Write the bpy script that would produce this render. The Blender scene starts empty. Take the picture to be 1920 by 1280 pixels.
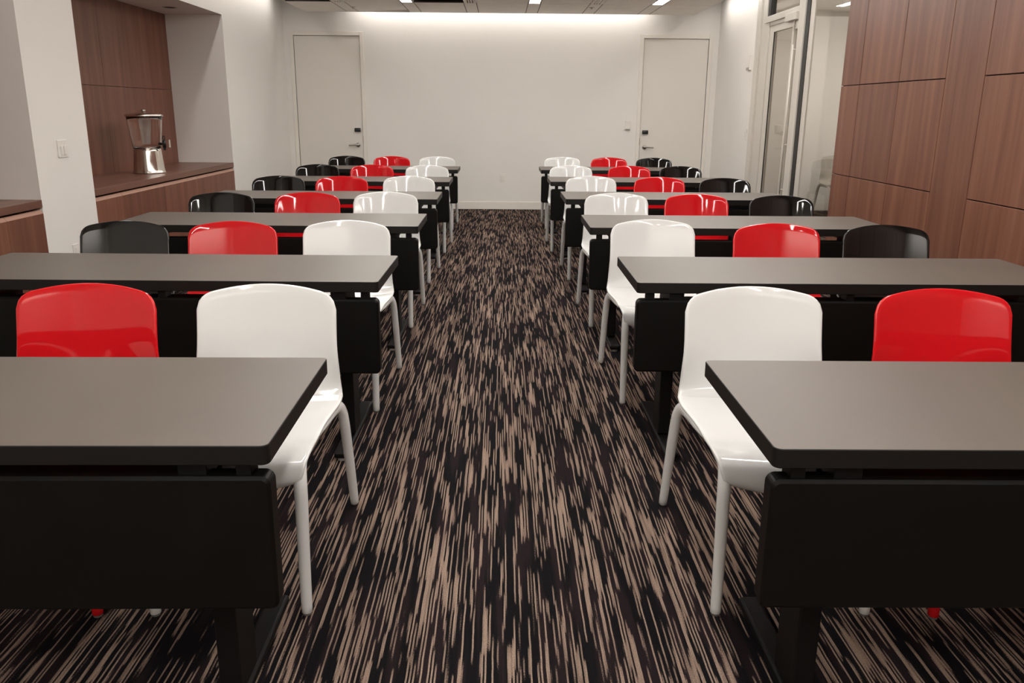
import bpy, bmesh, math, random
from mathutils import Vector, Matrix
random.seed(7)
PI = math.pi
scn = bpy.context.scene
COL = scn.collection

# ------------------------------------------------------------------ camera
CAM_H = 1.4008
F_PX = 1565.37
pitch, yaw, roll = math.radians(15.4645), math.radians(0.7917), math.radians(0.4782)
fw = Vector((math.sin(yaw)*math.cos(pitch), math.cos(yaw)*math.cos(pitch), -math.sin(pitch)))
rt = Vector((math.cos(yaw), -math.sin(yaw), 0)); up = rt.cross(fw)
r2 = math.cos(roll)*rt + math.sin(roll)*up
u2 = -math.sin(roll)*rt + math.cos(roll)*up
cam = bpy.data.cameras.new('camera'); cam.sensor_width = 36; cam.lens = F_PX*36/1920
cam.clip_start = 0.05; cam.clip_end = 100
co = bpy.data.objects.new('camera', cam); COL.objects.link(co)
M3 = Matrix((r2, u2, -fw)).transposed()
co.matrix_world = Matrix.Translation((0, 0, CAM_H)) @ M3.to_4x4()
scn.camera = co

# ------------------------------------------------------------------ world, colour management, lights
w = bpy.data.worlds.new('world'); scn.world = w; w.use_nodes = True
w.node_tree.nodes['Background'].inputs[0].default_value = (0.9, 0.85, 0.8, 1)
w.node_tree.nodes['Background'].inputs[1].default_value = 0.02
vs = scn.view_settings
vs.view_transform = 'Standard'; vs.look = 'None'; vs.gamma = 1; vs.use_curve_mapping = False
vs.exposure = 0.58

STRIP_L = 18.5      # radiance of the ceiling strips
COVE_P = 10.0       # watts, back wall cove
SIDE_P = 15.0       # watts, side coves

def area(name, loc, rot, sx, sy, power, color=(1, .965, .92)):
    l = bpy.data.lights.new(name, 'AREA'); l.shape = 'RECTANGLE'; l.size = sx; l.size_y = sy
    l.energy = power; l.color = color
    o = bpy.data.objects.new(name, l); COL.objects.link(o); o.location = loc; o.rotation_euler = rot
    return o

YB = 12.36; XW = 3.035; CZ = 2.67; CEIL_Y1 = 12.10; CX0, CX1 = -2.67, 2.60; YR = -2.6
# cove strips that sit on top of the floating ceiling's edge and wash down the walls
area('cove_light_back', (0.0, YB-0.19, 2.84), (math.radians(20), 0, 0), 4.1, 0.05, COVE_P)
area('cove_light_right', (XW-0.20, 9.2, 2.86), (0, math.radians(-15), 0), 0.05, 5.6, SIDE_P)
area('cove_light_left', (-XW+0.18, 8.0, 2.86), (0, math.radians(15), 0), 0.05, 7.5, SIDE_P)

# added fill light bounced off the wall behind the camera, and two small ceiling spots there
area('fill_light_front', (0.0, YR+.35, 2.60), (math.radians(-28), 0, 0), 5.0, .12, 54)
for sx in (-1.25, 1.35):
    l = bpy.data.lights.new('ceiling_spot', 'AREA'); l.shape = 'DISK'; l.size = .09; l.energy = 4; l.color = (1, .95, .88)
    o = bpy.data.objects.new('ceiling_spot', l); COL.objects.link(o); o.location = (sx, -.6, 2.62); o.rotation_euler = (math.radians(48), 0, 0)

# ------------------------------------------------------------------ materials
def mat(name, color, rough=.5, metal=0, spec=.5, coat=0, emis=None, es=0, trans=0, ior=1.5):
    m = bpy.data.materials.new(name); m.use_nodes = True
    b = m.node_tree.nodes['Principled BSDF']
    b.inputs['Base Color'].default_value = (*color, 1)
    b.inputs['Roughness'].default_value = rough
    b.inputs['Metallic'].default_value = metal
    b.inputs['Specular IOR Level'].default_value = spec
    b.inputs['Coat Weight'].default_value = coat
    b.inputs['Coat Roughness'].default_value = .05
    b.inputs['Transmission Weight'].default_value = trans
    b.inputs['IOR'].default_value = ior
    if emis:
        b.inputs['Emission Color'].default_value = (*emis, 1); b.inputs['Emission Strength'].default_value = es
    return m
def nt(m): return m.node_tree.nodes, m.node_tree.links, m.node_tree.nodes['Principled BSDF']
def add_noise_tint(m, scale, amt, vec_scale=(1, 1, 1), bump=0, bscale=200):
    """subtle mottling of the base colour (material variation) and optional fine bump"""
    N, L, b = nt(m)
    tc = N.new('ShaderNodeTexCoord'); mp = N.new('ShaderNodeMapping'); mp.inputs['Scale'].default_value = vec_scale
    L.new(tc.outputs['Object'], mp.inputs[0])
    n = N.new('ShaderNodeTexNoise'); n.inputs['Scale'].default_value = scale; n.inputs['Detail'].default_value = 4
    L.new(mp.outputs[0], n.inputs['Vector'])
    c = b.inputs['Base Color'].default_value[:3]
    r = N.new('ShaderNodeValToRGB')
    r.color_ramp.elements[0].color = (*[x*(1-amt) for x in c], 1); r.color_ramp.elements[0].position = .3
    r.color_ramp.elements[1].color = (*[min(1, x*(1+amt)) for x in c], 1); r.color_ramp.elements[1].position = .7
    L.new(n.outputs['Fac'], r.inputs[0]); L.new(r.outputs[0], b.inputs['Base Color'])
    if bump:
        n2 = N.new('ShaderNodeTexNoise'); n2.inputs['Scale'].default_value = bscale
        L.new(tc.outputs['Object'], n2.inputs['Vector'])
        bp = N.new('ShaderNodeBump'); bp.inputs['Strength'].default_value = bump; bp.inputs['Distance'].default_value = .002
        L.new(n2.outputs['Fac'], bp.inputs['Height']); L.new(bp.outputs[0], b.inputs['Normal'])
    return m

M = {}
M['wall'] = add_noise_tint(mat('wall_paint', (.76, .73, .69), .75, spec=.2), 1.5, .012, bump=.05, bscale=120)
M['trim'] = mat('trim_paint', (.74, .70, .64), .45, spec=.35)
M['door'] = mat('door_paint', (.70, .665, .61), .5, spec=.3)
M['ceil'] = add_noise_tint(mat('ceiling_tile', (.88, .84, .79), .9, spec=.1), 6, .03, bump=.2, bscale=300)
M['gridline'] = mat('ceiling_joint', (.16, .145, .13), .8, spec=.1)
M['plenum'] = mat('plenum_dark', (.035, .032, .03), .9, spec=.1)
M['slot'] = mat('slot_black', (.03, .028, .025), .7, spec=.2)
M['light'] = mat('light_diffuser', (.9, .9, .88), .5, emis=(1, .965, .915), es=STRIP_L)
M['alu'] = mat('painted_aluminium', (.60, .565, .51), .35, metal=.25)
M['gasket'] = mat('black_gasket', (.012, .010, .009), .5)
M['steel'] = mat('polished_steel', (.72, .68, .63), .14, metal=1)
M['dsteel'] = mat('brushed_steel', (.45, .42, .38), .28, metal=1)
M['blackp'] = mat('black_plastic', (.012, .012, .012), .3)
M['whitep'] = mat('switch_plastic', (.72, .69, .64), .35)
M['greyp'] = mat('grey_plastic', (.35, .33, .30), .5)
M['chair_white'] = mat('white_gloss_plastic', (.66, .66, .645), .06, spec=.5)
M['chair_red'] = mat('red_gloss_plastic', (.55, .009, .013), .05, spec=.5)
M['chair_black'] = mat('black_gloss_plastic', (.006, .006, .006), .04, spec=.55)
M['chair_grey'] = mat('smoke_grey_plastic', (.36, .33, .29), .12)
M['glide'] = mat('grey_glide', (.12, .11, .10), .5)
M['top'] = add_noise_tint(mat('table_laminate', (.094, .075, .060), .44, spec=.5), 3, .05, bump=.03, bscale=500)
M['edge'] = mat('table_edge_band', (.009, .0078, .007), .45, spec=.2)
M['panel'] = add_noise_tint(mat('modesty_laminate', (.005, .0045, .004), .45, spec=.12), 8, .1)
M['leg'] = mat('black_powder_coat', (.005, .0045, .0045), .5, spec=.15)
M['ice'] = mat('clear_core_plastic', (.8, .76, .73), .15, trans=.65, ior=1.3)
M['clear'] = mat('clear_jar_plastic', (.97, .95, .93), .03, trans=1, ior=1.42)

def glass_mat(tint=(.93, .92, .90, 1)):
    m = bpy.data.materials.new('window_glass'); m.use_nodes = True
    N, L = m.node_tree.nodes, m.node_tree.links
    N.remove(N['Principled BSDF'])
    t = N.new('ShaderNodeBsdfTransparent'); t.inputs[0].default_value = tint
    g = N.new('ShaderNodeBsdfGlossy'); g.inputs['Roughness'].default_value = .01
    f = N.new('ShaderNodeFresnel'); f.inputs[0].default_value = 1.35
    mx = N.new('ShaderNodeMixShader'); ge = N.new('ShaderNodeNewGeometry'); iv = N.new('ShaderNodeMath'); iv.operation = 'SUBTRACT'; iv.inputs[0].default_value = 1
    L.new(ge.outputs['Backfacing'], iv.inputs[1]); mf = N.new('ShaderNodeMath'); mf.operation = 'MULTIPLY'
    L.new(f.outputs[0], mf.inputs[0]); L.new(iv.outputs[0], mf.inputs[1]); L.new(mf.outputs[0], mx.inputs[0]); L.new(t.outputs[0], mx.inputs[1]); L.new(g.outputs[0], mx.inputs[2])
    L.new(mx.outputs[0], N['Material Output'].inputs[0])
    return m
M['glass'] = glass_mat(); M['glass_door'] = glass_mat((.80, .78, .75, 1))

def wood(name, ca, cb, cc, rough=.42, axis='Z'):
    """vertical grained walnut veneer, laid by object coordinates; each board reads its own tone"""
    m = mat(name, ca, rough, spec=.35); N, L, b = nt(m)
    tc = N.new('ShaderNodeTexCoord')
    mp = N.new('ShaderNodeMapping'); mp.inputs['Scale'].default_value = (14, 14, .7) if axis == 'Z' else (14, .7, 14)
    L.new(tc.outputs['Object'], mp.inputs[0])
    n1 = N.new('ShaderNodeTexNoise'); n1.inputs['Scale'].default_value = 1.0; n1.inputs['Detail'].default_value = 6; n1.inputs['Distortion'].default_value = .25
    L.new(mp.outputs[0], n1.inputs['Vector'])
    mp2 = N.new('ShaderNodeMapping'); mp2.inputs['Scale'].default_value = (150, 150, 3) if axis == 'Z' else (150, 3, 150)
    L.new(tc.outputs['Object'], mp2.inputs[0])
    n2 = N.new('ShaderNodeTexNoise'); n2.inputs['Scale'].default_value = 1.0; n2.inputs['Detail'].default_value = 3
    L.new(mp2.outputs[0], n2.inputs['Vector'])
    ad = N.new('ShaderNodeMath'); ad.operation = 'MULTIPLY_ADD'; ad.inputs[1].default_value = .30
    L.new(n2.outputs['Fac'], ad.inputs[0]); L.new(n1.outputs['Fac'], ad.inputs[2])
    r = N.new('ShaderNodeValToRGB'); e = r.color_ramp.elements
    e[0].position = .42; e[0].color = (*cb, 1); e[1].position = .88; e[1].color = (*cc, 1)
    x = e.new(.64); x.color = (*ca, 1)
    L.new(ad.outputs[0], r.inputs[0])
    # tone per board from a colour attribute
    at = N.new('ShaderNodeAttribute'); at.attribute_name = 'board'
    mu = N.new('ShaderNodeMix'); mu.data_type = 'RGBA'; mu.blend_type = 'MULTIPLY'; mu.inputs[0].default_value = 1
    L.new(r.outputs[0], mu.inputs[6]); L.new(at.outputs['Color'], mu.inputs[7]); L.new(mu.outputs[2], b.inputs['Base Color'])
    return m
M['wood'] = wood('walnut_veneer', (.178, .072, .044), (.130, .048, .029), (.230, .102, .064), .40)
M['woodL'] = wood('walnut_veneer_niche', (.185, .072, .045), (.135, .049, .030), (.235, .100, .062))
M['woodT'] = wood('walnut_counter', (.165, .078, .054), (.125, .057, .040), (.205, .100, .070), .35, axis='Y')
M['lip_highlight'] = mat('veneer_edge_highlight', (.42, .235, .175), .28, spec=.6)  # paler than the door veneer: the bevel's highlight is put into the colour
M['joint'] = mat('joint_dark', (.030, .012, .008), .8, spec=.1)

def carpet():
    m = mat('striped_carpet', (.05, .04, .03), .95, spec=.05); N, L, b = nt(m)
    tc = N.new('ShaderNodeTexCoord'); sp = N.new('ShaderNodeSeparateXYZ'); L.new(tc.outputs['Object'], sp.inputs[0])
    def math_(op, a, bb=None, c=None):
        n = N.new('ShaderNodeMath'); n.operation = op
        for i, v in enumerate((a, bb, c)):
            if v is None: continue
            if hasattr(v, 'type') or hasattr(v, 'is_linked'): L.new(v, n.inputs[i])
            else: n.inputs[i].default_value = v
        return n.outputs[0]
    X, Y = sp.outputs[0], sp.outputs[1]
    P = 0.0046
    # slight waver of the yarn lines
    wob = N.new('ShaderNodeTexNoise'); wob.inputs['Scale'].default_value = 9; L.new(tc.outputs['Object'], wob.inputs['Vector'])
    xw = math_('MULTIPLY_ADD', wob.outputs['Fac'], .004, X)
    row = math_('FLOOR', math_('DIVIDE', xw, P))
    wn = N.new('ShaderNodeTexWhiteNoise'); wn.noise_dimensions = '1D'; L.new(row, wn.inputs['W'])
    yoff = math_('MULTIPLY_ADD', wn.outputs['Value'], .16, Y)
    def nz(xs, ys, zoff, detail=0, xsrc=None):
        cx = N.new('ShaderNodeCombineXYZ')
        L.new(math_('MULTIPLY', xsrc or row, xs), cx.inputs[0]); L.new(math_('MULTIPLY', yoff, ys), cx.inputs[1]); cx.inputs[2].default_value = zoff
        n = N.new('ShaderNodeTexNoise'); n.inputs['Scale'].default_value = 1; n.inputs['Detail'].default_value = detail
        L.new(cx.outputs[0], n.inputs['Vector']); return n.outputs['Fac']
    a = nz(1.35, 3.8, 3.3)            # per yarn dashes
    c = nz(.36, 2.3, 9.1)            # wider clumps
    d = nz(.035, 1.4, 21.0, 1)       # large mottling
    s = math_('ADD', math_('MULTIPLY', a, .50), math_('ADD', math_('MULTIPLY', c, .34), math_('MULTIPLY', d, .16)))
    # alternate yarns carry less of the tan
    alt = math_('MULTIPLY', math_('FRACT', math_('MULTIPLY', row, .5)), .105)
    s = math_('SUBTRACT', s, alt)
    fine = N.new('ShaderNodeTexNoise'); fine.inputs['Scale'].default_value = 260; fine.inputs['Detail'].default_value = 2; L.new(tc.outputs['Object'], fine.inputs['Vector'])
    s = math_('MULTIPLY_ADD', math_('SUBTRACT', fine.outputs['Fac'], .5), .05, s)
    r = N.new('ShaderNodeValToRGB'); e = r.color_ramp.elements
    e[0].position = .0; e[0].color = (.010, .009, .010, 1)
    e[1].position = 1; e[1].color = (.31, .222, .172, 1)
    for p_, c_ in ((.500, (.006, .005, .006, 1)), (.512, (.040, .029, .025, 1)), (.522, (.165, .115, .090, 1)), (.58, (.265, .189, .146, 1))):
        x = e.new(p_); x.color = c_
    L.new(s, r.inputs[0])
    # dark plum patches among the black
    pl = nz(.11, 1.7, 40.0)
    rp = N.new('ShaderNodeValToRGB'); rp.color_ramp.elements[0].position = .50; rp.color_ramp.elements[0].color = (0, 0, 0, 1)
    rp.color_ramp.elements[1].position = .60; rp.color_ramp.elements[1].color = (.009, .0045, .0048, 1)
    L.new(pl, rp.inputs[0])
    mx = N.new('ShaderNodeMix'); mx.data_type = 'RGBA'; mx.blend_type = 'ADD'; mx.inputs[0].default_value = 1
    L.new(r.outputs[0], mx.inputs[6]); L.new(rp.outputs[0], mx.inputs[7])
    # pile speckle
    mm = N.new('ShaderNodeMix'); mm.data_type = 'RGBA'; mm.blend_type = 'MULTIPLY'; mm.inputs[0].default_value = 1
    rr = N.new('ShaderNodeValToRGB'); rr.color_ramp.elements[0].position = .3; rr.color_ramp.elements[0].color = (.55, .55, .55, 1)
    rr.color_ramp.elements[1].position = .65; rr.color_ramp.elements[1].color = (1.1, 1.1, 1.1, 1)
    f2 = N.new('ShaderNodeTexNoise'); f2.inputs['Scale'].default_value = 330; L.new(tc.outputs['Object'], f2.inputs['Vector']); L.new(f2.outputs['Fac'], rr.inputs[0])
    L.new(mx.outputs[2], mm.inputs[6]); L.new(rr.outputs[0], mm.inputs[7]); L.new(mm.outputs[2], b.inputs['Base Color'])
    bp = N.new('ShaderNodeBump'); bp.inputs['Strength'].default_value = .6; bp.inputs['Distance'].default_value = .003
    L.new(f2.outputs['Fac'], bp.inputs['Height']); L.new(bp.outputs[0], b.inputs['Normal'])
    return m
M['carpet'] = carpet()

# ------------------------------------------------------------------ mesh helpers
def obj(name, bm, m, parent=None, smooth=False):
    me = bpy.data.meshes.new(name)
    bmesh.ops.recalc_face_normals(bm, faces=bm.faces)
    bm.to_mesh(me); bm.free()
    for mm in (m if isinstance(m, (list, tuple)) else [m]): me.materials.append(M[mm])
    if smooth:
        for p in me.polygons: p.use_smooth = True
    o = bpy.data.objects.new(name, me); COL.objects.link(o)
    if parent: o.parent = parent
    return o
def box(bm, x0, x1, y0, y1, z0, z1, bev=0, seg=2, mi=0, edges=None):
    r = bmesh.ops.create_cube(bm, size=1)
    vs_ = r['verts']
    for v in vs_:
        v.co = Vector(((x0+x1)/2+v.co.x*(x1-x0), (y0+y1)/2+v.co.y*(y1-y0), (z0+z1)/2+v.co.z*(z1-z0)))
    fs = {f for v in vs_ for f in v.link_faces}
    for f in fs: f.material_index = mi
    if bev:
        es = list({e for v in vs_ for e in v.link_edges})
        bmesh.ops.bevel(bm, geom=es, offset=bev, segments=seg, profile=.5, affect='EDGES', material=-1)
    return bm
def bx(*a, **k): return box(bmesh.new(), *a, **k)
def rrect(x0, x1, y0, y1, r, n=6):
    pts = []
    for cx, cy, a0 in ((x1-r, y1-r, 0), (x0+r, y1-r, 90), (x0+r, y0+r, 180), (x1-r, y0+r, 270)):
        for i in range(n+1):
            a = math.radians(a0+90*i/n); pts.append((cx+r*math.cos(a), cy+r*math.sin(a)))
    return pts
def slab(x0, x1, y0, y1, z0, z1, r, bev=.002):
    """rounded-corner board: top face material 0, the rest material 1"""
    bm = bmesh.new(); rings = []
    for ins, z in ((bev, z0), (0, z0+bev), (0, z1-bev), (bev*.4, z1-bev*.25), (bev, z1)):
        rings.append([bm.verts.new((x, y, z)) for x, y in rrect(x0+ins, x1-ins, y0+ins, y1-ins, max(r-ins, .001))])
    n = len(rings[0])
    for a, b_ in zip(rings, rings[1:]):
        for i in range(n):
            f = bm.faces.new((a[i], a[(i+1) % n], b_[(i+1) % n], b_[i])); f.material_index = 1
    f = bm.faces.new(rings[-1]); f.material_index = 0
    f = bm.faces.new(rings[0][::-1]); f.material_index = 1
    return bm
def lathe(prof, n=48, bm=None, cx=0, cy=0):
    bm = bm or bmesh.new(); rings = []
    for r, z in prof:
        if r < 1e-5: rings.append([bm.verts.new((cx, cy, z))])
        else: rings.append([bm.verts.new((cx+r*math.cos(2*PI*i/n), cy+r*math.sin(2*PI*i/n), z)) for i in range(n)])
    for a, b_ in zip(rings, rings[1:]):
        for i in range(n):
            j = (i+1) % n
            if len(a) == 1 and len(b_) == 1: continue
            if len(a) == 1: bm.faces.new((a[0], b_[i], b_[j]))
            elif len(b_) == 1: bm.faces.new((a[i], b_[0], a[j]))
            else: bm.faces.new((a[i], a[j], b_[j], b_[i]))
    return bm
def tube(pts, rads, n=16, bm=None, upv=Vector((1, 0, 0))):
    """sweep; rads = list of (ra along the upv side, rb across); ends rounded"""
    bm = bm or bmesh.new(); rings = []
    pts = [Vector(p) for p in pts]
    def ring(p, t, ra, rb):
        s = (upv - t*upv.dot(t)).normalized(); q = t.cross(s)
        return [bm.verts.new(p + s*ra*math.cos(2*PI*i/n) + q*rb*math.sin(2*PI*i/n)) for i in range(n)]
    T = []
    for i in range(len(pts)):
        a = pts[max(0, i-1)]; b_ = pts[min(len(pts)-1, i+1)]; T.append((b_-a).normalized())
    for i, p in enumerate(pts):
        ra, rb = rads[i]
        if i == 0:
            rings.append(ring(p, T[0], ra*.82, rb*.82)); rings.append(ring(p+T[0]*min(ra, rb)*.15, T[0], ra, rb)); continue
        rings.append(ring(p, T[i], ra, rb))
    for a, b_ in zip(rings, rings[1:]):
        for i in range(n): bm.faces.new((a[i], a[(i+1) % n], b_[(i+1) % n], b_[i]))
    bm.faces.new(rings[0][::-1]); bm.faces.new(rings[-1])
    return bm
def cyl(bm, p0, p1, r, n=20):
    p0, p1 = Vector(p0), Vector(p1); t = (p1-p0).normalized()
    a = Vector((0, 0, 1)) if abs(t.z) < .9 else Vector((1, 0, 0))
    s = t.cross(a).normalized(); q = t.cross(s)
    R = [[bm.verts.new(p + s*r*math.cos(2*PI*i/n)+q*r*math.sin(2*PI*i/n)) for i in range(n)] for p in (p0, p1)]
    for i in range(n): bm.faces.new((R[0][i], R[0][(i+1) % n], R[1][(i+1) % n], R[1][i]))
    bm.faces.new(R[0][::-1]); bm.faces.new(R[1])
    return bm
def catmull(P, sub=6):
    out = []; P = [Vector(p) for p in P]
    for i in range(len(P)-1):
        p0, p1, p2, p3 = P[max(0, i-1)], P[i], P[i+1], P[min(len(P)-1, i+2)]
        for k in range(sub):
            t = k/sub
            out.append(.5*((2*p1)+(-p0+p2)*t+(2*p0-5*p1+4*p2-p3)*t*t+(-p0+3*p1-3*p2+p3)*t**3))
    out.append(P[-1]); return out
def thing(name, label, cat, loc=(0, 0, 0), rz=0, group=None):
    o = bpy.data.objects.new(name, None); COL.objects.link(o); o.location = loc; o.rotation_euler = (0, 0, rz)
    o.empty_display_size = .1
    o['label'] = label; o['category'] = cat
    if group: o['group'] = group
    return o
def tag(o, label, cat, group=None, kind=None):
    o['label'] = label; o['category'] = cat
    if group: o['group'] = group
    return o
def struct(name, bm, m, **k):
    o = obj(name, bm, m, **k); o['kind'] = 'structure'; return o
def copy_tree(root):
    r = root.copy(); COL.objects.link(r)
    for ch in list(root.children):
        c = ch.copy(); COL.objects.link(c); c.parent = r
        for g in list(ch.children):
            d = g.copy(); COL.objects.link(d); d.parent = c
    return r
def boards(name, rects, thick, m, plane, x, parent=None, gap=.004, tones=None, chamfer=0, seed=1):
    """veneered boards lying in the plane X = x (front face); rects = (y0, y1, z0, z1)"""
    rnd = random.Random(seed); bm = bmesh.new(); lay = bm.loops.layers.color.new('board')
    for k, (y0, y1, z0, z1) in enumerate(rects):
        b2 = bmesh.new()
        xs = (x, x+thick) if plane > 0 else (x-thick, x)
        box(b2, xs[0], xs[1], y0+gap/2, y1-gap/2, z0+gap/2, z1-gap/2, bev=.0015, seg=1)
        tn = tones[k] if tones else rnd.uniform(.90, 1.10)
        l2 = b2.loops.layers.color.new('board')
        for f in b2.faces:
            for lp in f.loops: lp[l2] = (tn, tn*rnd.uniform(.995, 1.005), tn, 1)
        me = bpy.data.meshes.new('tmp'); b2.to_mesh(me); b2.free(); bm.from_mesh(me); bpy.data.meshes.remove(me)
    return bm

# ------------------------------------------------------------------ room shell
struct('floor', bx(-4.2, 5.4, YR-.1, 12.75, -.06, 0), 'carpet')
# back wall with two door openings hidden behind the flush door leaves
DL0, DL1 = -2.911, -1.990; DR0, DR1 = 1.985, 2.900; DH = 2.385
WT = 3.15
bm = bmesh.new()
for x0, x1 in ((-XW-.12, DL0), (DL1, DR0), (DR1, XW)): box(bm, x0, x1, YB, YB+.12, 0, WT)
for x0, x1 in ((DL0, DL1), (DR0, DR1)): box(bm, x0, x1, YB, YB+.12, DH, WT)
struct('wall_back', bm, 'wall')
bm = bmesh.new()
for x0, x1 in ((-XW+.002, DL0-.055), (DL1+.055, DR0-.055), (DR1+.055, XW-.002)):
    if x1-x0 > .02: box(bm, x0, x1, YB-.012, YB, 0, .108, bev=.003)
struct('baseboard_back', bm, 'trim')
# left wall: white plane with two deep niches
NX = -3.655; N1a, N1b = 6.345, 9.69; N0a, N0b = 4.0, 5.60; NZ = 2.375; XL = -3.04
bm = bmesh.new()
def left_box(y0, y1, z0, z1, x0=NX-.1, x1=XL): box(bm, x0, x1, y0, y1, z0, z1)
left_box(N1b, YB+.12, 0, WT); left_box(N0b, N1a, 0, WT); left_box(YR, N0a, 0, WT)
left_box(N1a, N1b, NZ, WT); left_box(N0a, N0b, NZ, WT)
left_box(N1a, N1b, 0, NZ, NX-.1, NX-.02); left_box(N0a, N0b, 0, NZ, NX-.1, NX-.02)
struct('wall_left', bm, 'wall')
bm = bmesh.new()
for y0, y1 in ((N1b, YB-.012), (N0b, N1a), (YR, N0a)): box(bm, XL, XL+.012, y0, y1, 0, .108, bev=.003)
struct('baseboard_left', bm, 'trim')
# veneer panelling at the back of each niche
def niche_panel(name, a, b_, vy, seed):
    ys = [a]+vy+[b_]; R = []
    for y0, y1 in zip(ys, ys[1:]):
        R += [(y0, y1, .80, 1.588), (y0, y1, 1.588, NZ)]
    bm = boards(name, R, .02, 'woodL', 1, NX-.018, seed=seed)
    o = struct(name, bm, ['woodL']); return o
niche_panel('wall_niche_back', N1a, N1b, [8.065], 3)
niche_panel('wall_niche_front', N0a, N0b, [4.9], 4)
# right wall: white stretch, storefront frame, veneered stretch
bm = bmesh.new()
box(bm, XW, XW+.12, 10.50, YB+.12, 0, WT); box(bm, XW, XW+.12, 7.70, 10.50, 2.95, WT); 
struct('wall_right', bm, 'wall')
struct('baseboard_right', bx(XW-.012, XW, 10.52, YB-.012, 0, .108, bev=.003), 'trim')
WX = XW-.03
vj = [7.70, 7.307, 6.584, 5.895, 5.415, 4.70, 3.98, 3.26, 2.78, 2.06, 1.34, .62, -.10, -.82, -1.7, YR]
R = []
for i, (yb, ya) in enumerate(zip(vj, vj[1:])):
    if i in (3, 7, 11): R.append((ya, yb, 0, WT))
    else: R += [(ya, yb, 0, .872), (ya, yb, .872, 1.632), (ya, yb, 1.632, WT)]
bm = boards('w', R, .02, 'wood', 1, WX, gap=.007, seed=11)
struct('wall_right_veneer', bm, ['wood'])
struct('wall_right_backing', bx(WX+.018, XW+.12, YR, 7.698, 0, WT), 'joint')
struct('wall_front', bx(NX-.1, XW+.12, YR-.12, YR, 0, WT), 'wall')

# ------------------------------------------------------------------ ceiling: floating tile field over a dark plenum
struct('ceiling_deck', bx(NX-.1, XW+.12, YR-.12, YB+.12, WT, WT+.1), 'wall')
bm = bmesh.new()
strips = [-2.025, -1.173, -.400, .394, 1.16, 1.913]; SW = .158; G = .010
edges = [CX0]
for s in strips: edges += [s-SW/2, s+SW/2]
edges.append(CX1)
TH = .012
rows_y = [CEIL_Y1, 11.03]
while rows_y[-1] > YR+1.3: rows_y.append(rows_y[-1]-1.22)
rows_y.append(YR)
for i in range(0, len(edges), 2):
    x0, x1 = edges[i], edges[i+1]
    for k, (yb, ya) in enumerate(zip(rows_y, rows_y[1:])):
        if k == 1 and i in (0, 4): 
            # open tile: only the near half is in place
            box(bm, x0+G/2, x1-G/2, ya+G/2, yb-.75, CZ, CZ+TH, bev=.002, seg=1); continue
        if k == 0 and i == 2:
            # tile slightly out of its seat at one corner
            b2 = bmesh.new(); box(b2, x0+G/2, x1-.012, ya+G/2, yb-G/2, CZ, CZ+TH, bev=.002, seg=1)
            for v in b2.verts: v.co.z += max(0, (v.co.x-x0)/(x1-x0)-.35)*.05
            me = bpy.data.meshes.new('t'); b2.to_mesh(me); b2.free(); bm.from_mesh(me); bpy.data.meshes.remove(me); continue
        box(bm, x0+G/2, x1-G/2, ya+G/2, yb-G/2, CZ, CZ+TH, bev=.002, seg=1)
LIGHTS = (1, 3, 5); LY0, LY1 = -1.4, 11.03
for j, s in enumerate(strips):
    x0, x1 = s-SW/2+G/2, s+SW/2-G/2
    if j in LIGHTS:
        box(bm, x0, x1, LY1+G/2, CEIL_Y1-G/2, CZ, CZ+TH, bev=.002, seg=1)
        box(bm, x0, x1, YR, LY0-G/2, CZ, CZ+TH, bev=.002, seg=1)
    else:
        box(bm, x0, x1, LY1+G/2, CEIL_Y1-G/2, CZ, CZ+TH, bev=.002, seg=1)
# edge upstand of the floating field
box(bm, CX0-.012, CX0, YR, CEIL_Y1+.012, CZ, CZ+.09); box(bm, CX1, CX1+.012, YR, CEIL_Y1+.012, CZ, CZ+.09)
box(bm, CX0, CX1, CEIL_Y1, CEIL_Y1+.012, CZ, CZ+.09)
struct('ceiling', bm, 'ceil')
bm = bmesh.new(); box(bm, CX0, CX1, YR, CEIL_Y1-.05, CZ+.19, CZ+.20); box(bm, CX0, CX1, LY1+.02, LY1+.04, CZ+TH+.001, CZ+.19)  # second box: added upright baffle darkening the void behind the open tiles
for i in range(1, len(edges)-1): box(bm, edges[i]-.012, edges[i]+.012, LY1+.04, CEIL_Y1-.01, CZ+TH+.001, CZ+TH+.004)
struct('ceiling_plenum_baffle', bm, 'plenum')
bm = bmesh.new(); q = G/2-.0005
for i in range(1, len(edges)-1): box(bm, edges[i]-q, edges[i]+q, LY1+.005, CEIL_Y1-.002, CZ+.002, CZ+.010)
box(bm, CX0+.002, CX1-.002, LY1-q, LY1+q, CZ+.002, CZ+.010)
for i in range(0, len(edges), 2):
    for yy in rows_y[2:-1]: box(bm, edges[i]+.006, edges[i+1]-.006, yy-q, yy+q, CZ+.002, CZ+.010)
struct('trim_7', bm, 'gridline')
names = {1: 'leftmost of the three long recessed ceiling light strips', 3: 'middle one of the three long recessed ceiling light strips, above the aisle',
         5: 'rightmost of the three long recessed ceiling light strips'}
for j in LIGHTS:
    s = strips[j]
    t = thing('ceiling_light', names[j], 'ceiling light', (s, LY0, CZ), group='long light strips in the tiled ceiling')
    fb = bmesh.new(); Ln = LY1-LY0
    box(fb, -SW/2+G/2, -.062, 0, Ln, 0, .06); box(fb, .062, SW/2-G/2, 0, Ln, 0, .06); box(fb, -SW/2+G/2, SW/2-G/2, 0, Ln, .06, .07)
    obj('housing', fb, 'ceil', t)
    obj('diffuser', bx(-.0615, .0615, .002, Ln-.002, .004, .012), 'light', t)
lab = {0: 'leftmost slotted air diffuser strip in the ceiling', 2: 'middle slotted air diffuser strip in the ceiling', 4: 'rightmost slotted air diffuser strip in the ceiling'}
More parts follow.
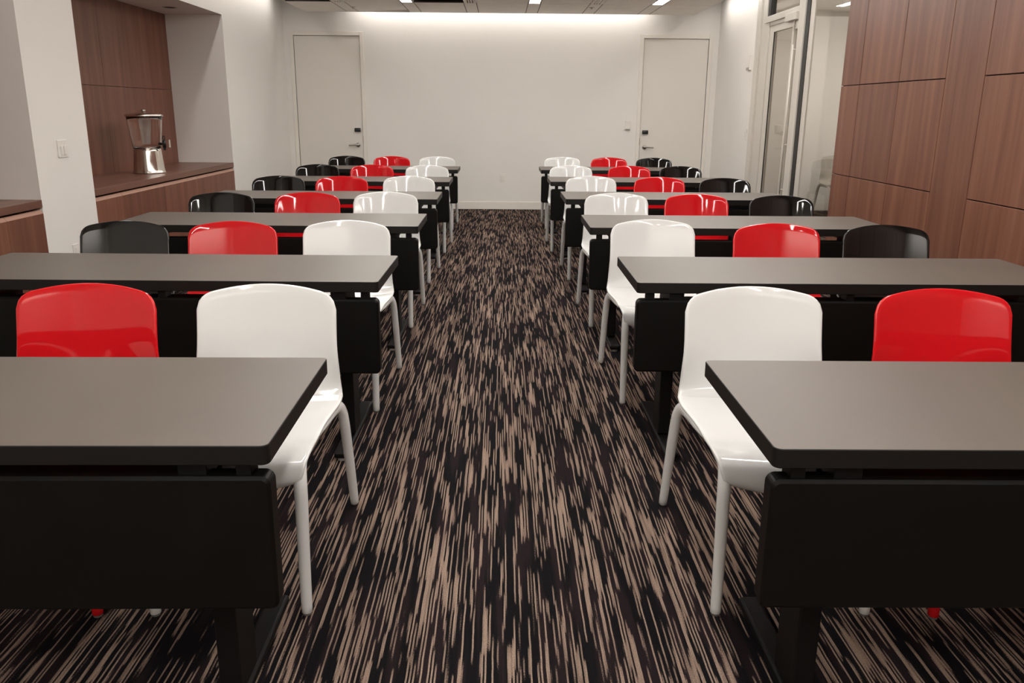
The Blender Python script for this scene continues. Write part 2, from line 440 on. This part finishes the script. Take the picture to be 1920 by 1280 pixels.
for j in (0, 2, 4):
    s = strips[j]; Ln = LY1-YR
    t = thing('air_diffuser', lab[j], 'air vent', (s, YR, CZ), group='slotted air diffusers in the ceiling')
    fb = bmesh.new()
    x = -SW/2+G/2
    for wd in (.040, .018, .018, .040):
        box(fb, x, x+wd, 0, Ln-.012, 0, .02); x += wd+.0125
    obj('frame', fb, 'ceil', t)
    obj('slot', bx(-SW/2+.01, SW/2-.01, 0, Ln, .021, .024), 'slot', t)
for i, (x, y, lb) in enumerate(((-1.93, 11.56, 'small round sprinkler head in the ceiling, left one'), (1.135, 11.36, 'small round sprinkler head in the ceiling, right one'))):
    t = thing('sprinkler_head', lb, 'sprinkler', (x, y, CZ), group='sprinkler heads in the ceiling')
    obj('escutcheon', lathe([(0, -.002), (.035, -.002), (.038, 0.001), (0, .001)], 24), 'greyp', t, smooth=False)
    obj('deflector', lathe([(0, -.02), (.012, -.02), (.012, -.002), (0, -.002)], 16), 'dsteel', t)
for (x0, x1, y, lb) in ((-2.62, -2.12, 10.72, 'metal conduit above the open ceiling tile by the left wall'), (-1.06, -.50, 10.70, 'metal conduit above the open ceiling tile near the middle')):
    b2 = bmesh.new(); cyl(b2, (x0, y, CZ+.09), (x1, y, CZ+.09), .018); cyl(b2, (x0, y+.12, CZ+.13), (x1, y+.12, CZ+.13), .012)
    tag(obj('conduit', b2, 'dsteel', smooth=True), lb, 'pipe', 'conduits above the open ceiling tiles')

# ------------------------------------------------------------------ doors in the back wall
def flush_door(idx, x0, x1, lock_side, desc):
    leaf = bx(x0+.004, x1-.004, YB+.006, YB+.05, .012, DH-.004, bev=.002)
    d = struct('door_%d' % idx, leaf, 'door')
    fr = bmesh.new(); w_ = .052
    for a, b_ in ((x0-w_, x0), (x1, x1+w_)): box(fr, a, b_, YB-.012, YB+.02, 0, DH+w_, bev=.003)
    box(fr, x0, x1, YB-.012, YB+.02, DH, DH+w_, bev=.003)
    f = obj('door_frame', fr, 'trim', d)
    xl = x1-.075 if lock_side > 0 else x0+.075; sg = -lock_side
    k = obj('keypad_lock', bx(xl-.043, xl+.043, YB-.03, YB+.007, 1.088, 1.142, bev=.010, seg=3), 'blackp', d, smooth=True)
    k['label'] = 'black oblong lock'
    hb = bmesh.new(); cyl(hb, (xl, YB+.008, .905), (xl, YB-.012, .905), .030); cyl(hb, (xl, YB-.01, .905), (xl, YB-.055, .905), .011)
    hb2 = tube(catmull([(xl, YB-.052, .905), (xl+sg*.03, YB-.058, .908), (xl+sg*.075, YB-.055, .903), (xl+sg*.125, YB-.048, .900)], 5),
               [(.011, .009)]*16, 12, upv=Vector((0, 0, 1)))
    me = bpy.data.meshes.new('t'); hb2.to_mesh(me); hb2.free(); hb.from_mesh(me); bpy.data.meshes.remove(me)
    h = obj('lever_handle', hb, 'dsteel', d, smooth=True)
    xs = x1 if lock_side > 0 else x0
    st = obj('strike_plate', bx(xs-.004, xs+.004, YB-.0135, YB+.0, .93, 1.03), 'dsteel', d)
    return d
flush_door(1, DL0, DL1, 1, ''); flush_door(2, DR0, DR1, -1, '')

# ------------------------------------------------------------------ glazed storefront on the right
bm = bmesh.new()
box(bm, XW-.022, XW+.10, 10.36, 10.50, 0, 2.95, bev=.004)        # outer casing
box(bm, XW+.002, XW+.10, 10.20, 10.355, 0, 2.95, bev=.003)       # frame post
box(bm, XW-.004, XW+.10, 10.06, 10.195, 0, 2.385, bev=.003)
struct('trim_1', bm, 'alu')
bm = bmesh.new()
box(bm, XW-.018, XW+.10, 9.04, 10.20, 2.385, 2.452, bev=.003)    # transom bar
box(bm, XW+.006, XW+.10, 9.04, 10.06, 2.345, 2.385, bev=.002)    # head rail
struct('trim_2', bm, 'alu')
bm = bmesh.new()
box(bm, XW-.020, XW+.06, 8.86, 9.04, 0, 2.95, bev=.004)          # mullion
box(bm, XW+.002, XW+.022, 8.64, 8.755, 0, 2.95, bev=.003)
struct('trim_3', bm, 'alu')
struct('trim_4', bx(XW-.004, XW+.02, 8.757, 8.858, 0, 2.95), 'gasket')
bm = bmesh.new()
box(bm, XW+.0, XW+.03, 7.70, 8.64, 0, .05, bev=.003)
struct('trim_5', bm, 'alu')
struct('trim_6', bx(XW+.015, XW+.08, 10.115, 10.20, 2.452, 2.95), 'gasket')
struct('window_1', bx(XW+.008, XW+.014, 7.70, 8.64, .05, 2.95), 'glass')
struct('window_2', bx(XW+.045, XW+.051, 9.04, 10.115, 2.452, 2.95), 'glass')
# sliding glass door: stiles and rails, pane, pull handle
fr = bmesh.new(); xa, xb = XW+.008, XW+.05
box(fr, xa, xb, 9.90, 10.05, .02, 2.342, bev=.003); box(fr, xa-.012, xb, 9.195, 9.245, .02, 2.342, bev=.003)
box(fr, xa, xb, 9.245, 9.90, 2.270, 2.342, bev=.003); box(fr, xa, xb, 9.245, 9.90, .02, .14, bev=.003)
d3 = struct('door_3', fr, 'alu')
obj('door_pane', bx(xa+.018, xa+.024, 9.245, 9.90, .14, 2.27), 'glass_door', d3)
obj('pane_gasket', bx(xa-.0005, xa+.01, 9.885, 9.90, .14, 2.27), 'gasket', d3)
fr = bmesh.new(); box(fr, xa, xb, 9.045, 9.075, .02, 2.342); box(fr, xa, xb, 9.075, 9.193, 2.24, 2.342)
obj('side_rail', fr, 'alu', d3)
obj('side_pane', bx(xa+.018, xa+.024, 9.075, 9.193, .02, 2.24), 'glass_door', d3)
fr = bmesh.new(); cyl(fr, (XW-.03, 9.10, .56), (XW-.03, 9.10, 2.08), .008)
for z in (.60, 1.07, 2.03): cyl(fr, (XW-.03, 9.10, z), (XW+.02, 9.10, z), .008)
obj('pull_handle', fr, 'alu', d3, smooth=True)
obj('head_cover', bx(XW-.045, XW+.01, 9.045, 9.40, 2.322, 2.402, bev=.004), 'alu', d3)

# room beyond the glass
OX = 5.2
bm = bmesh.new()
box(bm, XW+.12, 4.58, YB, YB+.12, 0, 2.95); box(bm, 4.58, OX, YB+.13, YB+.25, 0, 2.95)
box(bm, OX, OX+.1, 6.5, YB+.25, 0, 2.95); box(bm, XW+.12, OX, 6.4, 6.5, 0, 2.95)
struct('wall_beyond_glass', bm, 'wall')
bm = bmesh.new(); box(bm, XW+.13, 4.58, YB-.012, YB, 0, .115); box(bm, 4.592, OX, YB+.118, YB+.13, 0, .115)
struct('baseboard_beyond_glass', bm, 'trim')
struct('ceiling_beyond_glass', bx(XW+.12, OX+.1, 6.4, YB+.25, 2.775, 2.86), 'ceil')
area('fill_light_beyond_glass', (4.2, 9.4, 2.74), (0, 0, 0), 1.2, 4.5, 22)  # added fill to brighten this room, besides its ceiling strip
t = thing('ceiling_light', 'short ceiling light strip in the room beyond the glass', 'ceiling light', (4.52, 9.2, 2.77))
obj('diffuser', bx(-.06, .06, 0, 2.35, -.012, .002), 'light', t)
obj('housing', bx(-.075, .075, -.015, 2.365, -.006, .004), 'ceil', t)

# ------------------------------------------------------------------ cabinets and counters in the niches
def cabinet_run(a, b_, joints, where, first_label):
    ys = [a]+joints+[b_]
    for k, (y0, y1) in enumerate(zip(ys, ys[1:])):
        t = thing('base_cabinet', where[k], 'cabinet', (0, 0, 0), group='walnut base cabinets in the wall niches')
        obj('body', boards('b', [(y0+.001, y1-.001, .0, .735)], .55, 'woodL', 1, NX-.015), ['woodL'], t)
        b2 = bmesh.new(); lay = b2.loops.layers.color.new('board')
        X1, X0 = XL+.002, XL-.02; z1 = .742; g = .0015
        pr = [(X0, .08), (X1, .08), (X1, z1-.024), (X0+.001, z1)]
        va = [b2.verts.new((x, y0+g, z)) for x, z in pr]; vb = [b2.verts.new((x, y1-g, z)) for x, z in pr]
        for i in range(4): b2.faces.new((va[i], va[(i+1) % 4], vb[(i+1) % 4], vb[i]))
        b2.faces.new(va[::-1]); b2.faces.new(vb)
        tn = (1.0, .93, 1.06, .97, 1.03)[k % 5]
        for f in b2.faces:
            for lp in f.loops: lp[lay] = (tn, tn, tn, 1)
        dr = obj('cabinet_door', b2, 'woodL', t)
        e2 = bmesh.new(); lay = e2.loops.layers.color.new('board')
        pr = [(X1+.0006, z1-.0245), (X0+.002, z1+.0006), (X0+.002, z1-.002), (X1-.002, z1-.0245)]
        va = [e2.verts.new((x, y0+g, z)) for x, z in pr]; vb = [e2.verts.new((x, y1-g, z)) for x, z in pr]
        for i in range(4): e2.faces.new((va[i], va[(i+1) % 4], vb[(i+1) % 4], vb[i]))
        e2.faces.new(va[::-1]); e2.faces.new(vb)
        obj('finger_pull_highlight', e2, 'lip_highlight', dr)  # thin overlay on the door's chamfer carrying the painted highlight
    ct = boards('c', [(a, b_, .757, .807)], 1, 'woodT', 1, NX, gap=0)
    ct.free()
    bm = bmesh.new(); lay = None
    box(bm, NX+.002, XL+.004, a+.002, b_-.002, .757, .807, bev=.002)
    lay = bm.loops.layers.color.new('board')
    for f in bm.faces:
        for lp in f.loops: lp[lay] = (1, 1, 1, 1)
    return obj('countertop', bm, 'woodT')
c = cabinet_run(N1a, N1b, [6.80, 7.66, 8.52], [
    'narrow walnut cabinet in the niche with the drink dispenser, end nearest the white pillar',
    'walnut cabinet in the dispenser niche, second one from the white pillar',
    'walnut cabinet under the drink dispenser, third one from the white pillar',
    'walnut cabinet at the far end of the dispenser niche'], 0)
tag(c, 'dark walnut countertop carrying the drink dispenser', 'countertop', 'walnut countertops in the niches')
c = cabinet_run(N0a, N0b, [5.175], [
    'walnut cabinet cut off by the left picture edge under the bare countertop',
    'walnut cabinet near the left picture edge, directly beside the white pillar'], 0)
tag(c, 'bare walnut countertop at the left picture edge, before the white pillar', 'countertop', 'walnut countertops in the niches')
# recessed downlight in the niche soffit
t = thing('recessed_downlight', 'unlit round recessed downlight in the soffit above the drink dispenser', 'ceiling light', (-3.36, 9.06, NZ))
obj('trim_ring', lathe([(.050, -.001), (.068, -.003), (.072, 0), (.072, .001), (.050, .001), (.050, -.001)], 32), 'greyp', t)
obj('lens', lathe([(0, -.0015), (.050, -.0015), (.050, .0005), (0, .0005)], 32), 'slot', t)

# ------------------------------------------------------------------ drink dispenser
DX, DY, DZ = -3.305, 8.02, .807
t = thing('drink_dispenser', 'clear drink dispenser with polished steel base and black tap on the walnut counter', 'drink dispenser', (DX, DY, DZ))
b_ = obj('base', lathe([(0, 0), (.140, 0), (.146, .004), (.146, .010), (.141, .018), (.138, .03), (.128, .12), (.122, .205), (.119, .222), (0, .222)], 64), 'steel', t, smooth=True)
obj('jar', lathe([(.112, .222), (.120, .228), (.124, .245), (.131, .30), (.144, .40), (.153, .48), (.156, .512),
                  (.152, .512), (.149, .48), (.140, .40), (.127, .30), (.120, .25), (.112, .232), (0, .232), (0, .222)], 64), 'clear', t, smooth=True)
lid = obj('lid', lathe([(0, .512), (.164, .512), (.167, .518), (.165, .528), (.150, .534), (.10, .543), (.03, .549), (0, .549)], 64), 'steel', t, smooth=True)
obj('knob', lathe([(0, .549), (.008, .549), (.009, .556), (.019, .560), (.020, .568), (.014, .574), (0, .575)], 24), 'dsteel', lid, smooth=True)
cr = bmesh.new()
prof = []
for i in range(25):
    z = .26+.25*i/24; r = .034+.022*(i/24)+(.0025 if i % 2 else 0); prof.append((r, z))
lathe([(0, .258)]+prof+[(0, .512)], 32, cr)
obj('ice_core', cr, 'ice', t, smooth=True)
tp = bmesh.new()
cyl(tp, (.115, -.012, .268), (.180, -.012, .268), .012); cyl(tp, (.166, -.012, .235), (.166, -.012, .300), .017); cyl(tp, (.166, -.012, .212), (.166, -.012, .238), .013)
tap = obj('tap', tp, 'blackp', t, smooth=True)
lv = tube(catmull([(.166, -.012, .298), (.158, -.012, .315), (.160, -.012, .336), (.172, -.012, .338), (.176, -.012, .318), (.168, -.012, .300)], 5), [(.0045, .0045)]*26, 8, upv=Vector((0, 1, 0)))
obj('tap_lever', lv, 'blackp', tap, smooth=True)
gd = bmesh.new()
for z in (.235, .305): box(gd, .176, .218, -.016, -.008, z-.003, z+.003)
box(gd, .213, .219, -.03, .006, .235, .305, bev=.002)
obj('tap_guard', gd, 'steel', tap)

# ------------------------------------------------------------------ wall fittings
def plate(name, label, cat, x, y, z, w_, h, normal, m='whitep', rockers=1, d=.007, group=None):
    """fitting plate on a wall; normal 'x','-x' or '-y'"""
    t = thing(name, label, cat, (x, y, z), {'-y': 0, 'x': PI/2, '-x': -PI/2}[normal], group)
    obj('cover_plate', bx(-w_/2, w_/2, -d, 0, -h/2, h/2, bev=.0025), m, t)
    return t, d
def rocker(t, x, d, w_=.030, h=.062, z0=0, part='rocker'):
    obj(part, bx(x-w_/2, x+w_/2, -d-.006, -d+.001, z0-h/2, z0+h/2, bev=.002), 'whitep', t)
    return t
t, d = plate('light_switch', 'white double rocker light switch on the pillar left of the dispenser niche', 'light switch', XL, 5.953, 1.121, .13, .118, 'x')
rocker(t, -.018, d, z0=-.012); rocker(t, .026, d, z0=-.012)
t, d = plate('wall_outlet', 'white wall outlet low on the pillar beside the dispenser niche', 'outlet', XL, 5.955, .40, .08, .118, 'x'); rocker(t, 0, d, .034, .07, part='socket')
t, d = plate('wall_outlet', 'white wall outlet low on the back wall at the end of the aisle', 'outlet', .015, YB, .452, .075, .118, '-y'); rocker(t, 0, d, .034, .07, part='socket')
t, d = plate('wall_sensor', 'white wall control with grey lower edge beside the right back door', 'wall control', 1.807, YB, 1.207, .082, .118, '-y', d=.02)
obj('lower_cap', bx(-.034, .034, -.026, -.016, -.062, -.048, bev=.003), 'greyp', t)
t, d = plate('thermostat', 'white thermostat with grey lower end high on the right wall by the glass door', 'thermostat', XW, 10.72, 1.985, .13, .17, '-x', d=.028)
obj('lower_grille', bx(-.05, .05, -.034, -.022, -.085, -.055, bev=.003), 'greyp', t)
t, d = plate('light_switch', 'white light switch on the right wall near the glass door', 'light switch', XW, 10.67, 1.135, .115, .118, '-x')
rocker(t, -.02, d); rocker(t, .024, d)
t, d = plate('light_switch', 'pale light switch seen through the glass on the wall beyond', 'light switch', 3.98, YB, 1.17, .09, .118, '-y'); rocker(t, 0, d)

# ------------------------------------------------------------------ chairs
def chair_surface():
    """point on the moulded shell: u in [-1,1] across, profile position p (0 front apron .. 1 crest)"""
    # profile points: y, z, half width, plan curve (edges forward / up)
    seat = [(-.322, .376, .160, 0), (-.330, .395, .190, 0), (-.332, .418, .214, 0), (-.329, .443, .2245, 0), (-.315, .463, .2285, .003), (-.27, .468, .229, .005), (-.20, .461, .226, .009),
            (-.10, .443, .219, .014), (.0, .437, .215, .016), (.08, .437, .218, .016), (.14, .443, .226, .014), (.185, .456, .236, .010), (.212, .475, .240, .006)]
    back = [(.212, .475, .240, .006), (.228, .497, .236, .004), (.240, .525, .2315, .003), (.252, .57, .2285, .002), (.266, .64, .2255, .0), (.281, .72, .2235, 0), (.302, .83, .2235, 0)]
    return seat, back
def shell(kind):
    seat, back = chair_surface()
    NU = 28
    us = [-math.cos(PI*i/NU) for i in range(NU+1)]
    us = [.55*u_ + .45*(-1+2*i/NU) for i, u_ in enumerate(us)]
    def spl(P):
        return catmull([Vector((a, b_, c)) for a, b_, c, d_ in P], 3), catmull([Vector((d_, 0, 0)) for a, b_, c, d_ in P], 3)
    A, A2 = spl(seat); B, B2 = spl(back)
    allp = [(a.x, a.y, a.z, q.x) for a, q in zip(A, A2)] + [(a.x, a.y, a.z, q.x) for a, q in zip(B[1:], B2[1:])]
    ns = len(A)
    H0 = .832; crest_drop = .032; rc = .043; wtop = .2235
    def crest(x):
        x = abs(x); h = H0 - crest_drop*(x/wtop)**2.0
        if x > wtop-rc:
            dx = min(rc, x-(wtop-rc)); h -= (rc-math.sqrt(max(0, rc*rc-dx*dx)))*.95
        return h
    G = []
    for k, (y, z, hw, dz) in enumerate(allp):
        row = []
        for u_ in us:
            x = u_*hw; yy, zz = y, z
            if k < ns:          # seat: gentle dish, edges slightly raised
                zz = z + dz*(abs(u_)**2.4) - .004
                if k < 6: yy = y + .020*(abs(u_)**3)*(1-k/6) ; zz += (.012*(abs(u_)**3))*(1-k/6)
            # wrap of the back grows with height
            wv = max(0, min(1, (z-.46)/.20)); wv = wv*wv*(3-2*wv)
            yy -= .040*wv*(abs(u_)**2.0)
            if k >= ns-1:
                # compress the column so that its top lies on the crest curve
                zb = back[0][1]; f = (z-zb)/(.83-zb); ct = crest(u_*wtop)
                zz0 = zb + f*(ct-zb)
                f2 = f; zz = (zz if k == ns-1 else zz0)
                # keep the lean consistent with the new height
                if k > ns-1:
                    yc = y - (z-zz0)*.135; yy = yc - .040*wv*(abs(u_)**2.0)
            row.append(Vector((x, yy, zz)))
        G.append(row)
    n = len(G)
    # normals (towards the sitter)
    Nn = [[None]*(NU+1) for _ in range(n)]
    for i in range(n):
        for j in range(NU+1):
            du = G[i][min(NU, j+1)]-G[i][max(0, j-1)]; dv = G[min(n-1, i+1)][j]-G[max(0, i-1)][j]
            Nn[i][j] = du.cross(dv).normalized()
    i0, i1 = (0, ns-1) if kind == 'seat' else (ns-1, n-1)
    th = .0105
    bm = bmesh.new()
    top = [[bm.verts.new(G[i][j]) for j in range(NU+1)] for i in range(i0, i1+1)]
    bot = [[bm.verts.new(G[i][j]-Nn[i][j]*th) for j in range(NU+1)] for i in range(i0, i1+1)]
    m_ = i1-i0
    for i in range(m_):
        for j in range(NU):
            bm.faces.new((top[i][j], top[i][j+1], top[i+1][j+1], top[i+1][j]))
            bm.faces.new((bot[i][j], bot[i+1][j], bot[i+1][j+1], bot[i][j+1]))
    loop = [(i, 0) for i in range(m_+1)] if False else []
    path = []
    if kind == 'seat': path = [(i, 0) for i in range(m_, -1, -1)] + [(0, j) for j in range(1, NU+1)] + [(i, NU) for i in range(1, m_+1)]
    else: path = [(i, 0) for i in range(0, m_+1)] + [(m_, j) for j in range(1, NU+1)] + [(i, NU) for i in range(m_-1, -1, -1)]
    K = 4; strips_ = []
    for q, (i, j) in enumerate(path):
        P = G[i0+i][j]; N_ = Nn[i0+i][j]
        a = path[max(0, q-1)]; b2 = path[min(len(path)-1, q+1)]
        tg = (G[i0+b2[0]][b2[1]]-G[i0+a[0]][a[1]]).normalized()
        out = tg.cross(N_).normalized()
        cen = Vector((0, -.05, .44)) if kind == 'seat' else Vector((0, .24, .65))
        if out.dot(P-cen) < 0: out = -out
        line = [top[i][j]]
        for k in range(1, K):
            an = PI*k/K; c_ = P - N_*th/2
            line.append(bm.verts.new(c_ + N_*th/2*math.cos(an) + out*th*.55*math.sin(an)))
        line.append(bot[i][j]); strips_.append(line)
    for a, b2 in zip(strips_, strips_[1:]):
        for k in range(K): bm.faces.new((a[k], a[k+1], b2[k+1], b2[k]))
    return bm
def leg_bm(front, s):
    if front:
        P = [(s*.216, -.330, .006), (s*.2165, -.329, .12), (s*.2175, -.326, .26), (s*.2175, -.321, .35), (s*.2165, -.315, .398), (s*.2135, -.292, .430), (s*.211, -.25, .440), (s*.209, -.17, .437), (s*.207, -.09, .4285)]
        Rr = [(.0155, .0160), (.0165, .0170), (.0175, .0180), (.0185, .0200), (.0185, .0225), (.0170, .0210), (.0130, .015), (.009, .009), (.005, .004)]
    else:
        P = [(s*.242, .366, .006), (s*.240, .334, .13), (s*.2375, .296, .27), (s*.2355, .270, .36), (s*.2325, .250, .405), (s*.2270, .214, .4315), (s*.219, .160, .429), (s*.211, .09, .421), (s*.206, .0, .420)]
        Rr = [(.0152, .0158), (.0165, .0180), (.0175, .0210), (.0175, .0245), (.0165, .0260), (.0140, .0220), (.0115, .0150), (.009, .010), (.005, .005)]
    pts = catmull(P, 4); rr = catmull([Vector((a, b_, 0)) for a, b_ in Rr], 4)
    return tube(pts, [(r.x, r.y) for r in rr], 16)
def make_chair(color):
    m = 'chair_'+color
    t = thing('stacking_chair', '', 'chair')
    obj('seat', shell('seat'), m, t, smooth=True)
    obj('backrest', shell('back'), m, t, smooth=True)
    for fr in (True, False):
        for s in (-1, 1):
            l = obj('leg', leg_bm(fr, s), m, t, smooth=True)
            x, y = (s*.216, -.330) if fr else (s*.240, .367)
            g = bmesh.new(); cyl(g, (x, y, 0), (x, y, .008), .0125, 16)
            obj('foot_glide', g, 'glide', l)
    return t
protos = {c_: make_chair(c_) for c_ in ('white', 'red', 'black', 'grey')}
used = set()
def place_chair(color, x, y, rz, label, group):
    t = protos[color] if color not in used else copy_tree(protos[color])
    used.add(color)
    t.location = (x, y, 0); t.rotation_euler = (0, 0, rz); t['label'] = label
    if group: t['group'] = group
    elif 'group' in t: del t['group']
    return t
TB = {'left': [(-.473, 1.583, .0065), (-.489, 3.261, -.0103), (-.490, 4.908, 0), (-.494, 6.456, .0034), (-.498, 8.059, .0007), (-.504, 9.755, .0004)],
      'right': [(.560, 1.574, -.0041), (.546, 3.276, -.0021), (.523, 4.908, -.0038), (.501, 6.548, .0029), (.475, 8.184, .0033), (.457, 9.827, .0007)]}
ordn = {1: 'nearest', 2: 'second', 3: 'third', 4: 'fourth', 5: 'fifth', 6: 'farthest'}
# back-top positions measured per chair (x, y of crest centre)
CH = {
 'right': {1: [('white', .842, 2.743), ('red', 1.469, 2.725)],
           2: [('white', .820, 4.540), ('red', 1.446, 4.404), ('black', 2.012, 4.368)],
           3: [('white', .821, 6.059), ('red', 1.387, 6.021), ('black', 1.973, 5.947)],
           4: [('white', .802, 7.661), ('red', 1.411, 7.594), ('black', 1.978, 7.525)],
           5: [('white', .740, 9.110), ('red', 1.370, 9.140), ('black', 1.925, 9.028)],
           6: [('white', .765, 10.85), ('red', 1.354, 10.808), ('black', 1.925, 10.764)]},
 'left': {1: [('white', -.773, 2.743), ('red', -1.364, 2.735)],
          2: [('white', -.812, 4.420), ('red', -1.381, 4.348), ('black', -1.938, 4.342)],
          3: [('white', -.818, 6.017), ('red', -1.358, 5.939), ('black', -1.942, 5.897)],
          4: [('white', -.818, 7.506), ('red', -1.393, 7.391), ('black', -1.938, 7.340)],
          5: [('white', -.790, 8.978), ('red', -1.369, 8.911), ('black', -1.942, 8.780)],
          6: [('white', -.811, 10.63), ('red', -1.374, 10.551), ('black', -1.940, 10.473)]}}
pos = {'white': 'beside the aisle', 'red': 'in the middle of its row', 'black': 'at the wall end of its row'}
for side in CH:
    for row in CH[side]:
        for c_, x, y in CH[side][row]:
            tb = TB[side][row-1][1] + .631
            y = max(y, tb + .34)
            lb = 'glossy %s plastic chair behind the %s %s-hand table, %s' % (c_, ordn[row], side, pos[c_])
            place_chair(c_, x, y-.300, random.uniform(-.012, .012), lb, '%s plastic chairs at the tables' % c_)
place_chair('grey', 4.675, 11.56, 0, 'grey translucent chair seen through the glass in the room beyond', None)

# ------------------------------------------------------------------ tables
TW, TD, TZ = 1.814, .631, .74
def make_table(side):
    """origin: aisle-side front corner on the floor; side=+1 extends to +x, -1 to -x"""
    t = thing('training_table', '', 'table')
    X = lambda a, b_: (a, b_) if side > 0 else (-b_, -a)
    x0, x1 = X(0, TW)
    obj('tabletop', slab(x0, x1, 0, TD, TZ-.043, TZ, .018), ['top', 'edge'], t)
    a, b_ = X(.004, TW-.004)
    pb = slab(a, b_, -.666, -.363 if side > 0 else -.354, .010, .064, .020, .007)
    for v in pb.verts: v.co = Vector((v.co.x, v.co.z, -v.co.y))
    for f in pb.faces: f.material_index = 0
    obj('modesty_panel', pb, 'panel', t)
    for inset in (.140, TW-.200-.052):
        c0, c1 = X(inset, inset+.052)
        l = bmesh.new(); box(l, c0, c1, .125, .255, .045, .655, bev=.005)
        lg = obj('leg', l, 'leg', t)
        l = bmesh.new(); box(l, c0-.004, c1+.004, -.07, .575, .012, .038, bev=.009, seg=3)
        obj('foot', l, 'leg', lg)
        for y in (-.045, .55):
            g = bmesh.new(); cyl(g, ((c0+c1)/2, y, 0), ((c0+c1)/2, y, .016), .018); obj('leveling_glide', g, 'greyp', lg)
        bk = bmesh.new(); box(bk, c0-.004, c1+.004, .022, .52, .655, .700, bev=.002)
        obj('top_bracket', bk, 'leg', t)
    for e in (.045, TW/2-.05, TW-.09):
        c0, c1 = X(e, e+.03); obj('panel_bracket', bx(c0, c1, .022, .075, .655, .700), 'leg', t)
    c0, c1 = X(.21, TW-.27); obj('cable_tray', bx(c0, c1, .068, .235, .596, .636, bev=.004), 'leg', t)
    return t
for side in TB:
    pr = make_table(1 if side == 'right' else -1)
    for i, (x, y, rz) in enumerate(TB[side]):
        t = pr if i == 0 else copy_tree(pr)
        t.location = (x, y, 0); t.rotation_euler = (0, 0, rz)
        t['label'] = '%s dark training table on the %s of the aisle%s' % (
            ordn[i+1], side, {0: ', cut by the frame', 5: ', closest to the back wall'}.get(i, ', counted from the camera'))
        t['group'] = 'training tables in rows on the %s of the aisle' % side
